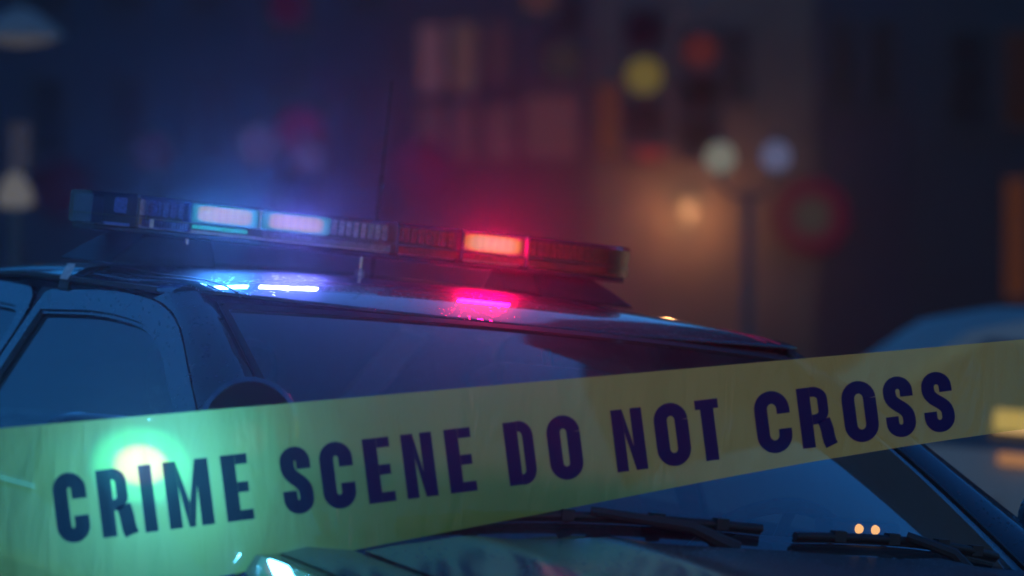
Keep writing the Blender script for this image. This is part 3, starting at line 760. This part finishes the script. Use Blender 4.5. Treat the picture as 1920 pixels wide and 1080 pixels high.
# posts the tape is tied to, one beyond each end of the picture
for px, lab in ((PX0+25, 'orange barrier post holding the left end of the yellow tape'), (PX1-25, 'orange barrier post holding the right end of the yellow tape')):
    tp = tape_pt(px, .5); gz = ground_z(tp.x)
    po = empty('barrier_post', (tp.x, tp.y+.03, gz)); tag(po, lab, 'post', 'posts holding the tape')
    MB().lathe([(.022,.03),(.022,tp.z-gz+.25),(.012,tp.z-gz+.27)], (0,0,0), (0,0,1), 16).build('pole', principled('orange_post', (.6,.16,.03), .5), po, smooth=True)
    MB().lathe([(.17,0),(.17,.03),(.06,.06),(.03,.07)], (0,0,0), (0,0,1), 24).build('base', M['trim'], po, smooth=True, angle=40)

# ------------------------------------------------------------------ buildings across the street
FY = 53.0
def fx(px, y=FY): return (px-960)/FPX*(y+D0)
def fz(py, y=FY): return CAMZ+(540-py)/FPX*(y+D0)
glass_dark = glass('dark_pane', (.05,.05,.06), 1.2, .2, .2, (.012,.012,.016), .5)
lit = {}
def lit_mat(c, s=1):
    k = (c, s)
    if k not in lit: lit[k] = emis('lit_window', c, s)
    return lit[k]
def building(name, label, x0, x1, h, wall_c, depth=10, y=FY, rowspec=(), plinth=True):
    zg = min(ground_z(x0), ground_z(x1))-.3
    b = empty(name, ((x0+x1)/2, y, zg)); tag(b, label, 'building', 'buildings across the street')
    ox, oz = (x0+x1)/2, zg
    wm = noisy(principled(name+'_wall', wall_c, .85), 1.2, .25, .3, 6)
    g = MB().box((x0-ox, 0, 0), (x1-ox, depth, h)); g.build('wall', wm, b)
    MB().box((x0-ox-.15, -.25, h), (x1-ox+.15, depth+.1, h+.45)).build('cornice', wm, b, bevel=.05)
    for (wx, wz, ww, wh, c, s) in rowspec:
        X, Z = wx-ox, wz-oz
        fr = MB()
        fr.box((X-ww/2-.07,-.06,Z-wh/2-.07),(X-ww/2,-.005,Z+wh/2+.07)).box((X+ww/2,-.06,Z-wh/2-.07),(X+ww/2+.07,-.005,Z+wh/2+.07))
        fr.box((X-ww/2,-.06,Z+wh/2),(X+ww/2,-.005,Z+wh/2+.07)).box((X-ww/2,-.06,Z-wh/2-.07),(X+ww/2,-.005,Z-wh/2))
        fo = fr.build('window', M['plastic'], b)
        MB().box((X-ww/2,-.035,Z-wh/2),(X+ww/2,-.006,Z+wh/2)).build('pane', glass_dark if c is None else lit_mat(c, s), fo)
        MB().box((X-ww/2-.12,-.14,Z-wh/2-.15),(X+ww/2+.12,-.004,Z-wh/2-.075)).build('sill', wm, fo)
    return b
def px_win(px0, px1, py0, py1, c=None, s=1):
    return (fx((px0+px1)/2), fz((py0+py1)/2), fx(px1)-fx(px0), fz(py0)-fz(py1), c, s)
pinkw, warmw, orangew, bluew = (1,.42,.50), (1,.50,.38), (1,.30,.12), (.25,.38,1)
def upper(x0, x1, z0, z1, dx=2.2, dz=3.0, seed=1, share=.0):
    r = random.Random(seed); out = []
    x = x0+1.2
    while x < x1-1:
        z = z0
        while z < z1-1.5:
            c = warmw if r.random() < share else None
            out.append((x, z, 1.0, 1.6, c, .05)); z += dz
        x += dx
    return out

blueB = [px_win(60+k*150, 120+k*150, -110, 20) for k in range(5)]+[px_win(60+k*150, 120+k*150, 150, 290, bluew if k in (2,4) else None, .03) for k in range(5)]+upper(fx(-650), fx(20), 6, 11, seed=3)+upper(fx(40), fx(690), 9, 12, seed=4)
building('plaster_building', 'dark blue-grey plaster building out of focus behind the light bar', fx(-1500), fx(712), 13.0, (.018,.022,.04), rowspec=blueB)
mid = [px_win(785, 830, 48, 172, pinkw, .14), px_win(848, 892, 45, 172, warmw, .11), px_win(915, 950, 45, 150, pinkw, .05),
       px_win(785, 830, 198, 300, pinkw, .07), px_win(848, 892, 198, 300, pinkw, .07), px_win(915, 960, 200, 300, pinkw, .08), px_win(985, 1080, 180, 295, pinkw, .085)]+upper(fx(730), fx(1100), 8, 10.5, seed=5)
building('townhouse', 'brick townhouse with tall faintly lit pink windows in the middle background', fx(714), fx(1108), 11.0, (.04,.02,.025), rowspec=mid)
shop = [px_win(1120, 1172, 160, 292, orangew, .10), px_win(1190, 1235, 60, 150, None), px_win(1270, 1302, 150, 275, orangew, .075), px_win(1340, 1400, 60, 190)]+upper(fx(1120), fx(1520), 8, 9.5, seed=6)  # orange panes glow in place of pilasters lit by the wall lamp
sb = building('corner_shop', 'low brick corner shop with glowing orange strips under a warm wall lamp', fx(1110), fx(1528), 9.6, (.10,.06,.042), rowspec=shop)
building('narrow_house', 'narrow dark house between the corner shop and the office block', fx(1531), fx(1700), 9.0, (.012,.012,.022), rowspec=[px_win(1560, 1600, 40, 200), px_win(1635, 1675, 40, 200)]+upper(fx(1540), fx(1700), 6.5, 9.0, dx=1.6, seed=8))
TX0, TX1 = fx(1702), fx(1702)+10.6
dark = [px_win(1885, 1925, 335, 560, orangew, .12), px_win(1780, 1850, 60, 240), px_win(1880, 1960, 60, 240, warmw, .02)]
for k in range(4):
    for j in range(6): dark.append((TX0+1.4+2.5*k, 9.5+3.2*j, 1.2, 1.9, warmw if (k*7+j) % 9 == 4 else None, .05))
ot = building('office_tower', 'tall dark office block with a sloping top at the right of the background', TX0, TX1, 29.0, (.02,.018,.022), rowspec=dark, depth=14)
g = MB(); hw = (TX1-TX0)/2                     # stepped and sloping plant storeys on the roof
for (a_, b_, z0, z1, z2) in ((-hw+.4, -hw+3.4, 29.46, 32.5, 33.5), (-hw+3.41, hw-.3, 29.46, 36.5, 57.0)):
    n = len(g.v); g.v += [Vector(p) for p in ((a_,.6,z0),(b_,.6,z0),(b_,9,z0),(a_,9,z0),(a_,.6,z1),(b_,.6,z2),(b_,9,z2),(a_,9,z1))]
    for f in ((0,3,2,1),(4,5,6,7),(0,1,5,4),(1,2,6,5),(2,3,7,6),(3,0,4,7)): g.f.append(tuple(n+i for i in f))
g.build('roof_house', principled('dark_cladding', (.03,.03,.032), .7), ot)
building('warehouse', 'plain dark warehouse beyond the right edge of the picture', TX1+.05, TX1+12, 29.0, (.05,.045,.045), depth=12)

# wall lantern that warms the shop front
wl = wp(1290, 400, FY-.45+D0)
lt = empty('wall_lantern', wl); tag(lt, 'warm wall lantern on the front of the corner shop', 'lamp')
MB().box((-.02,.0,-.03),(.02,.44,.03)).build('bracket', M['plastic'], lt)
MB().lathe([(.05,-.16),(.11,.10),(.11,.12)], (0,0,0), (0,0,1), 8).build('lantern_glass', emis('lantern_glass', (1,.42,.16), .35), lt)
MB().lathe([(.15,.122),(.13,.14),(.02,.24)], (0,0,0), (0,0,1), 8).build('lantern_cap', M['plastic'], lt)
lamp('lantern_light', 'POINT', (0,-.25,0), 28, (1,.42,.16), lt, .08)


# round neon sign on the tower
def neon(name, label, px, py, r, c_ring, c_core, s_ring, s_core, y=FY-.35):
    c = wp(px, py, y+D0); o = empty(name, c); tag(o, label, 'sign', 'round neon signs')
    MB().lathe([(r,0),(r,.12)], (0,.02,0), (0,1,0), 40).build('backing', M['plastic'], o)
    MB().lathe([(r*.98,0),(r*.98,.015),(r*.55,.015),(r*.55,0)], (0,-.0,0), (0,1,0), 40, False).build('ring', emis('neon_ring', c_ring, s_ring), o)
    MB().lathe([(r*.53,0),(r*.5,.02)], (0,-.01,0), (0,1,0), 32).build('disc', emis('neon_disc', c_core, s_core), o)
    MB().tube([(0,.12,0),(0,.36,0)], .04).build('bracket', M['plastic'], o)
neon('neon_sign', 'round magenta neon sign with a grey-green centre', 1522, 405, .62, (1,.03,.30), (.42,.45,.42), .13, .14)
neon('neon_sign', 'dim magenta round neon sign just above the lit red lamp', 795, 318, .50, (1,.04,.25), (1,.05,.28), .09, .09)
neon('neon_sign', 'dim maroon round sign at the left above the end of the light bar', 118, 355, .50, (1,.08,.25), (1,.10,.30), .022, .02)

# ------------------------------------------------------------------ street lamps and traffic lights
pole_m = noisy(principled('dark_pole_paint', (.03,.035,.04), .5), 12, .3)
def globe(name, parent, c, r, col, s):
    g = MB().lathe([(r*math.sin(PI*(k+.5)/12), -r*math.cos(PI*(k+.5)/12)) for k in range(12)], c, (0,0,1), 24).build(name, emis('globe_glass', col, s), parent, smooth=True, angle=80)
    return g
def post_lamp(label, d, heads):
    """heads: (px, py, radius, colour, strength); one post in the middle with arms"""
    pts = [wp(a, b, d) for a, b, *_ in heads]
    x = sum(p.x for p in pts)/len(pts); y = pts[0].y; gz = ground_z(x)
    o = empty('street_lamp', (x, y, gz)); tag(o, label, 'street lamp', 'globe street lamps')
    zb = min(p.z-h[2] for p, h in zip(pts, heads))-gz-.12
    MB().lathe([(.10,0),(.10,.12),(.06,.3),(.045,.6),(.035,zb)], (0,0,0), (0,0,1), 16).build('pole', pole_m, o, smooth=True, angle=50)
    for p, h in zip(pts, heads):
        l = p-Vector((x, y, gz))
        MB().tube([(0,0,zb-.03), (l.x*.6,0,zb-.02), (l.x,0,l.z-h[2]-.05), (l.x,0,l.z-h[2]+.01)], .02, 8).build('arm', pole_m, o, smooth=True)
        globe('globe', o, l, h[2], h[3], h[4])
        MB().lathe([(.06,0),(.05,.04)], l+Vector((0,0,h[2]*.97)), (0,0,1), 12).build('finial', pole_m, o)
post_lamp('twin globe street lamp, one globe cream and one bluish, right of centre', 24, [(1350,296,.105,(.52,.54,.44),.42), (1455,293,.100,(.32,.37,.68),.36)])
post_lamp('twin globe street lamp with violet globes above the lit blue lamps', 26, [(482,272,.145,(.34,.27,.70),.115), (576,295,.115,(.36,.25,.62),.13)])
post_lamp('single dim violet globe street lamp above the left of the light bar', 26, [(290,286,.15,(.30,.25,.72),.055)])

def traffic_light(label, d, px, py, which, col, s, rad=.15):
    """signal head; which = index of the lit lens (0 red, 1 amber, 2 green) seen at px, py"""
    c = wp(px, py, d); gz = ground_z(c.x); sp_ = .36*rad/.15
    o = empty('traffic_light', (c.x, c.y+.2, gz)); tag(o, label, 'traffic light', 'traffic lights across the street')
    zc = c.z-gz+(which-1)*sp_
    top = 6.4
    MB().tube([(0,-.06,zc+1.55*sp_), (0,-.06,top)], .03, 8).build('hanger', pole_m, o, smooth=True)
    MB().tube([((k-5)*2.4, -.06, top+.012*(k-5)**2-(k-5)*2.4*0) for k in range(11)], .012, 6).build('span_cable', pole_m, o, smooth=True)
    h = MB().rbox((-.19*rad/.15,-.18,zc-1.6*sp_), (.19*rad/.15,.06,zc+1.6*sp_), .05, axis='y').build('housing', M['plastic'], o)
    cols = ((.25,.01,.01),(.25,.13,.01),(.01,.18,.1))
    for k in range(3):
        z = zc+(1-k)*sp_
        m_ = emis('lit_signal', col, s) if k == which else principled('dark_signal', tuple(x*.1 for x in cols[k]), .9, spec=.05)
        MB().lathe([(rad,-.01),(rad*.9,.02),(rad*.5,.04),(.004,.05)], (0,-.185,z), (0,-1,0), 24).build('lens', m_, h, smooth=True)
        rows = [[((rad+.02)*math.cos(a), -.18-.16*(.4+.6*max(0, math.sin(a))), z+(rad+.02)*math.sin(a)) for a in [R(-20+220*i/16) for i in range(17)]], [((rad+.02)*math.cos(a), -.18, z+(rad+.02)*math.sin(a)) for a in [R(-20+220*i/16) for i in range(17)]]]
        MB().grid(rows).build('visor', M['plastic'], h, solid=.006)
    return o
traffic_light('traffic light glowing amber, upper right of the lit red roof lamp', 36, 1208, 142, 1, (.60,.46,.10), .34, rad=.185)
traffic_light('traffic light with a dim red lamp lit, right of the amber one', 38, 1313, 96, 0, (.75,.13,.09), .15, rad=.185)
traffic_light('traffic light with a very dim green lamp lit, left of the amber one', 42, 1056, 112, 2, (.35,.40,.30), .06, rad=.21)
traffic_light('traffic light at the top edge of the picture, above the centre', 40, 1010, -8, 2, (.60,.24,.18), .12, rad=.20)
traffic_light('traffic light with a dim red lamp behind the violet globes', 40, 563, 246, 0, (.85,.04,.32), .085, rad=.26)
traffic_light('traffic light with a faint maroon lamp at the top left', 40, 540, 14, 2, (.70,.04,.20), .05, rad=.22)

wc = wp(1221, 268, FY+D0-.3)
o = empty('crossing_signal', wc); tag(o, 'small red crossing signal on the wall of the corner shop', 'signal')
MB().rbox((-.36,0,-.38),(.36,.16,.38), .06, axis='y').build('housing', M['plastic'], o)
MB().rbox((-.28,-.02,-.30),(.24,-.002,.28), .2, axis='y').build('lens', emis('walk_signal', (1,.05,.07), .2), o)
MB().box((-.05,.161,-.05),(.05,.299,.05)).build('bracket', pole_m, o)

# saucer lamp and white lantern at the far left
d = 20; c = wp(55, 62, d); gz = ground_z(c.x-.6)
o = empty('saucer_street_lamp', (c.x-.55, c.y, gz)); tag(o, 'street lamp with a wide pale saucer shade in the upper left corner', 'street lamp')
MB().lathe([(.09,0),(.05,.4),(.04,c.z-gz+.5)], (0,0,0), (0,0,1), 14).build('pole', pole_m, o, smooth=True, angle=50)
MB().tube([(0,0,c.z-gz+.45),(.3,0,c.z-gz+.52),(.50,0,c.z-gz+.30),(.50,0,c.z-gz+.1)], .02).build('arm', pole_m, o, smooth=True)
MB().lathe([(.03,.14),(.10,.11),(.24,.0),(.25,-.03),(.235,-.03),(.09,.075)], (.50,0,c.z-gz), (0,0,1), 32, False).build('shade', noisy(principled('pale_enamel', (.22,.20,.18), .8), 6, .15), o, smooth=True)
MB().lathe([(.215,-.02),(.16,-.05),(.02,-.075)], (.50,0,c.z-gz), (0,0,1), 24).build('diffuser', emis('lamp_diffuser', (.62,.58,.60), .16), o, smooth=True)
d = 20; c = wp(28, 352, d); gz = ground_z(c.x)
o = empty('white_lantern', (c.x, c.y, gz)); tag(o, 'blurred white lantern below a pale column at the left edge', 'street lamp')
MB().lathe([(.03,.085),(.075,.02),(.105,-.06),(.095,-.10),(.03,-.11)], (0,0,c.z-gz), (0,0,1), 20).build('globe', emis('lantern_globe', (.62,.60,.58), .26), o, smooth=True)
MB().box((-.035,-.02,c.z-gz+.10),(.085,.03,c.z-gz+.36)).build('light_column', emis('light_column', (.40,.42,.62), .10), o, bevel=.01)
MB().lathe([(.08,0),(.05,.3),(.035,c.z-gz-.11)], (0,0,0), (0,0,1), 14).build('pole', pole_m, o, smooth=True, angle=50)

# ------------------------------------------------------------------ white parked van, out of focus at the right
VD = 15.0
vb = wp(1850, 568, VD); vz = ground_z(vb.x)
van = empty('parked_car', (vb.x, vb.y, vz)); van.rotation_euler = (Matrix.Rotation(ROLL, 3, 'Y')).to_euler()
tag(van, 'white parked car out of focus at the right edge behind the police car', 'car')
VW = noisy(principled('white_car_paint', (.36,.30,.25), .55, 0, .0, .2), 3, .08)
HT = (vb.z-vz)/math.cos(ROLL)
# profile in van frame: -x is its front (to the left of the picture), y from -.9 (near side) to .9
prof = [(-2.2,.35),(-2.25,.60),(-2.1,.78),(-1.55,.93),(-1.10,1.02),(-.72,1.22),(-.42,HT*.93),(-.10,HT*.985),(.4,HT),(1.2,HT*.99),(1.75,HT*.94),(2.1,1.1),(2.25,.9),(2.25,.4)]
def van_w(z): return .92 if z < .95 else .92-.24*((z-.95)/(HT-.95))**1.2
rows = []
for u in [-1+2*j/16 for j in range(17)]:
    rows.append([(x+.10*(u*u)*(1 if x < 0 else -1), van_w(z)*u, z-.03*u*u*(1 if z > .9 else 0)) for x, z in [p for p in resample(prof, 60)]])
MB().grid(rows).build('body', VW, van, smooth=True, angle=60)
for sgn in (-1, 1):
    rows = []
    pr = resample(prof, 60)
    for x, z in pr: rows.append([((x+.10*(1 if x < 0 else -1))*(1) , sgn*van_w(.45+(z-.45)*k/8), .45+(z-.45)*k/8-.03*(1 if z > .9 and k == 8 else 0)) for k in range(9)])
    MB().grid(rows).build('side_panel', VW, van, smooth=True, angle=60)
    for wx0, wx1, sl0, sl1 in ((-.85,.18,.62,0), (.24,1.15,0,0), (1.2,1.95,0,-.45)):
        rows = []
        for k in range(9):
            z = 1.0+(HT*.90-1.0)*k/8
            rows.append([(wx0+sl0*k/8+(wx1+sl1*k/8-wx0-sl0*k/8)*i/6, sgn*(van_w(z)+.006), z) for i in range(7)])
        MB().grid(rows).build('window', M['sideglass'], van, smooth=True)
    MB().rbox((-.35,sgn*.935-.01,.80),(-.15,sgn*.935+.02,.83), .01, axis='x').build('door_handle', VW, van)
    for ax in (-1.4, 1.4):
        w = MB().lathe([(.20,-.1),(.31,-.11),(.34,-.05),(.34,.05),(.31,.11),(.20,.1)], (ax, sgn*.84, .34), (0,sgn,0), 28, False).build('wheel', M['tyre'], van, smooth=True)
        MB().lathe([(.21,.05),(.15,.08),(.02,.09)], (ax, sgn*.84, .34), (0,sgn,0), 24).build('rim', M['chrome'], w, smooth=True)
    hl = MB().rbox((-2.2, sgn*.70-.14, .66),(-2.12, sgn*.70+.14, .78), .03, axis='x').build('headlamp', M['label'], van)
wv_ = Matrix.Rotation(ROLL, 4, 'Y').inverted()
def van_local(px, py, dd): return wv_ @ (wp(px, py, dd)-Vector((vb.x, vb.y, vz)))
for (px, py, w, h, c, s, nm) in ((1900, 790, .075, .042, (1,.62,.25), .75, 'marker_lamp'), (1905, 862, .07, .022, (1,.45,.20), .38, 'marker_lamp')):
    l = van_local(px, py, VD-.93)
    MB().rbox((l.x-w,-.955,l.z-h),(l.x+w,-.925,l.z+h), .012, axis='y').build(nm, emis('marker_lamp', c, s), van)

# ------------------------------------------------------------------ haze added to spread a glow round the lamps
hm = bpy.data.materials.new('glow_haze'); hm.use_nodes = True; t = hm.node_tree; t.nodes.remove(t.nodes['Principled BSDF'])
pvm = t.nodes.new('ShaderNodeVolumePrincipled'); pvm.inputs['Color'].default_value = (.9,.92,1,1); pvm.inputs['Density'].default_value = HAZE_DENSITY
pvm.inputs['Anisotropy'].default_value = HAZE_G; t.links.new(pvm.outputs[0], t.nodes['Material Output'].inputs['Volume'])
hz = MB().box((-32,-27,ground_z(30)-1.5), (32,72,59)).build('haze', hm); tag(hz, 'thin haze added through the street for the glow round the lamps', 'mist', kind='stuff')
